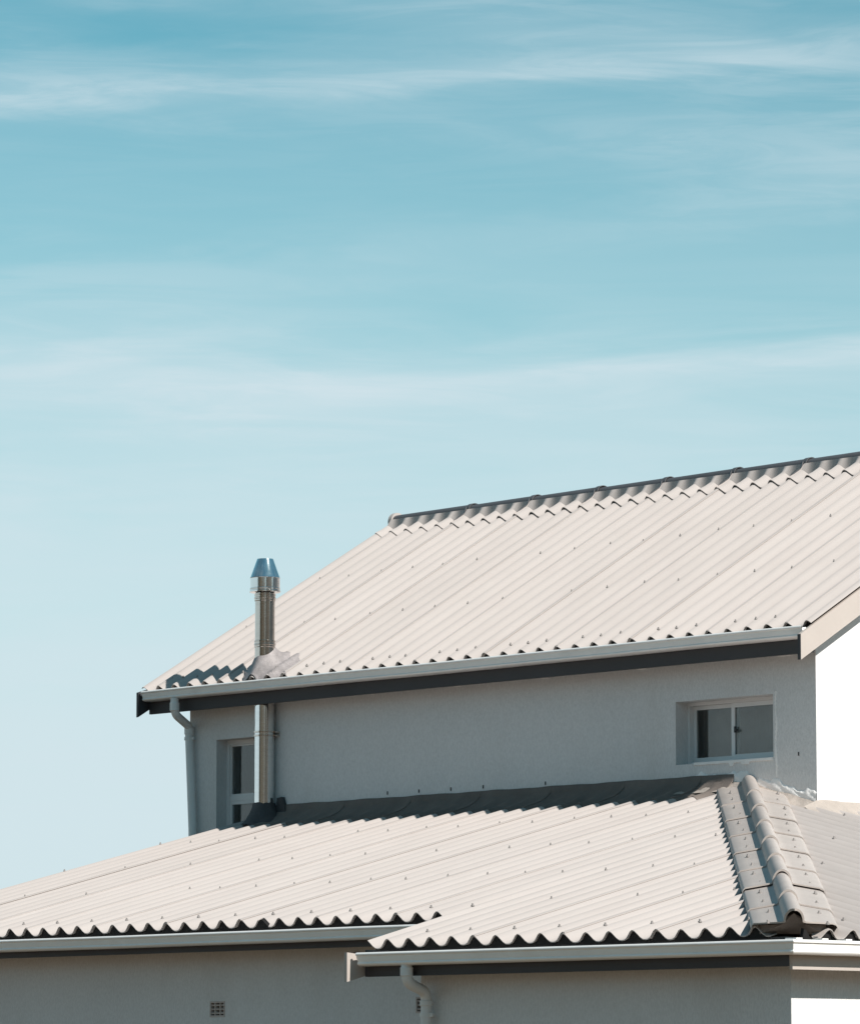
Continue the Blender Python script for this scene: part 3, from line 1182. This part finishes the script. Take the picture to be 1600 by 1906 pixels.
def fillet(path, name, mat, up, out, normal, label=None, ragged=0.0, seed=1, base=-0.03, bulge=0.02):
    rr = random.Random(seed)
    rows = []
    ph = [rr.uniform(0, 6.28) for _ in range(6)]
    for i, p in enumerate(path):
        p = Vector(p)
        t = i / (len(path) - 1)
        wob = 0.4 + 0.3 * math.sin(t * 23 + ph[0]) + 0.2 * math.sin(t * 57 + ph[1]) + 0.1 * math.sin(t * 131 + ph[2]) + rr.uniform(-0.04, 0.04)
        uu = (up(t) if callable(up) else up) + ragged * max(0.0, wob)
        nrm = Vector(normal)
        row = []
        for k in range(7):
            a = k / 6
            z = base + (uu - base) * a
            o = out * (1 - a) ** 1.6 + 0.0035 + bulge * (0.5 + 0.5 * math.sin(t * 53 + a * 7 + ph[3])) * (1 - a) * a * 2 + rr.uniform(0, 0.0015) * (1 if k < 6 else 0)
            if k == 6:
                o = -0.001
            row.append(tuple(p + nrm * o + Vector((0, 0, z))))
        rows.append(row)
    mb = MB()
    mb.grid(rows)
    return part(name, mb, mat, roof_l, label, 50)


def roofz(x, y):
    return Z0 + min(SL * y, SR * (HX - x) - 0.012) if x > -8 else 0


NS = 170
# foot of the front wall, from the apron over the hip to the corner
path = [(-1.98 + (XWR + 1.98) * k / NS, YW, min(Z0 + SL * YW, Z0 + SR * (HX - (-1.98 + (XWR + 1.98) * k / NS)) - 0.012)) for k in range(NS + 1)]
fillet(path, 'mortar_flashing', 'mortar', 0.045, 0.13, (0, -1, 0), 'beige mortar flashing between hip and wall', 0.012, 3)
fillet(path, 'waterproof_paint', 'white', lambda t: 0.075, 0.008, (0, -1, 0), 'ragged white waterproofing paint on the wall above the hip', 0.05, 5, base=0.035, bulge=0.010)
path = [(XWR, YW - 0.12 + 4.7 * k / 120, Z0 + SR * (HX - XWR) - 0.012) for k in range(121)]
fillet(path, 'mortar_flashing', 'mortar', lambda t: 0.05 * min(1.0, t / 0.03) - 0.005, 0.16, (1, 0, 0), 'pale mortar flashing along the sunlit gable wall', 0.01, 8, base=-0.07)
# plaster patch lines beside the window
path = [(-1.098 + 0.004 * math.sin(k * 0.21) + rnd.uniform(-.002, .002), YW, zf(1.16) + 0.56 * k / 60) for k in range(61)]
m = MB()
rws = []
rr = random.Random(4)
for k, p in enumerate(path):
    wd = 0.003 + 0.004 * abs(math.sin(k * 0.13)) + rr.uniform(0, .004)
    rws.append([(p[0] - wd, YW - 0.0005, p[2]), (p[0] - wd * .3, YW - 0.0035 - rr.uniform(0, .002), p[2]), (p[0] + wd * .5, YW - 0.003, p[2]), (p[0] + wd, YW + 0.0005, p[2])])
m.grid(rws)
part('plaster_patch', m, 'white', wn_r, None, 60)

# ---- small marks: paint flecks under the upper fascia, pins along the flashing
m = MB()
for x, w_ in ((-5.02, 0.05), (-4.13, 0.08), (-3.26, 0.10), (-2.32, 0.11), (-1.02, 0.13)):
    z = zf(1.945)
    m.prism([(x - w_ / 2, z), (x - w_ * 0.1, z - 0.006), (x + w_ / 2, z - 0.004), (x + w_ * 0.3, z + 0.004)], lambda u, v, ww: (u, ww, v), YW - 0.004, YW + 0.001)
o = part('paint_fleck', m, 'white', house, None, 0)
o['kind'] = 'stuff'
m = MB()
for x, z in ((-4.86, 1.232), (-4.53, 1.230), (-4.2, 1.229), (-3.87, 1.229), (-3.25, 1.224), (-0.90, 1.30)):
    m.box(x - 0.003, x + 0.003, YW - 0.006, YW + 0.001, zf(z - 0.012), zf(z + 0.012))
o = part('flashing_pin', m, 'black', house, None, 0)
o['kind'] = 'stuff'
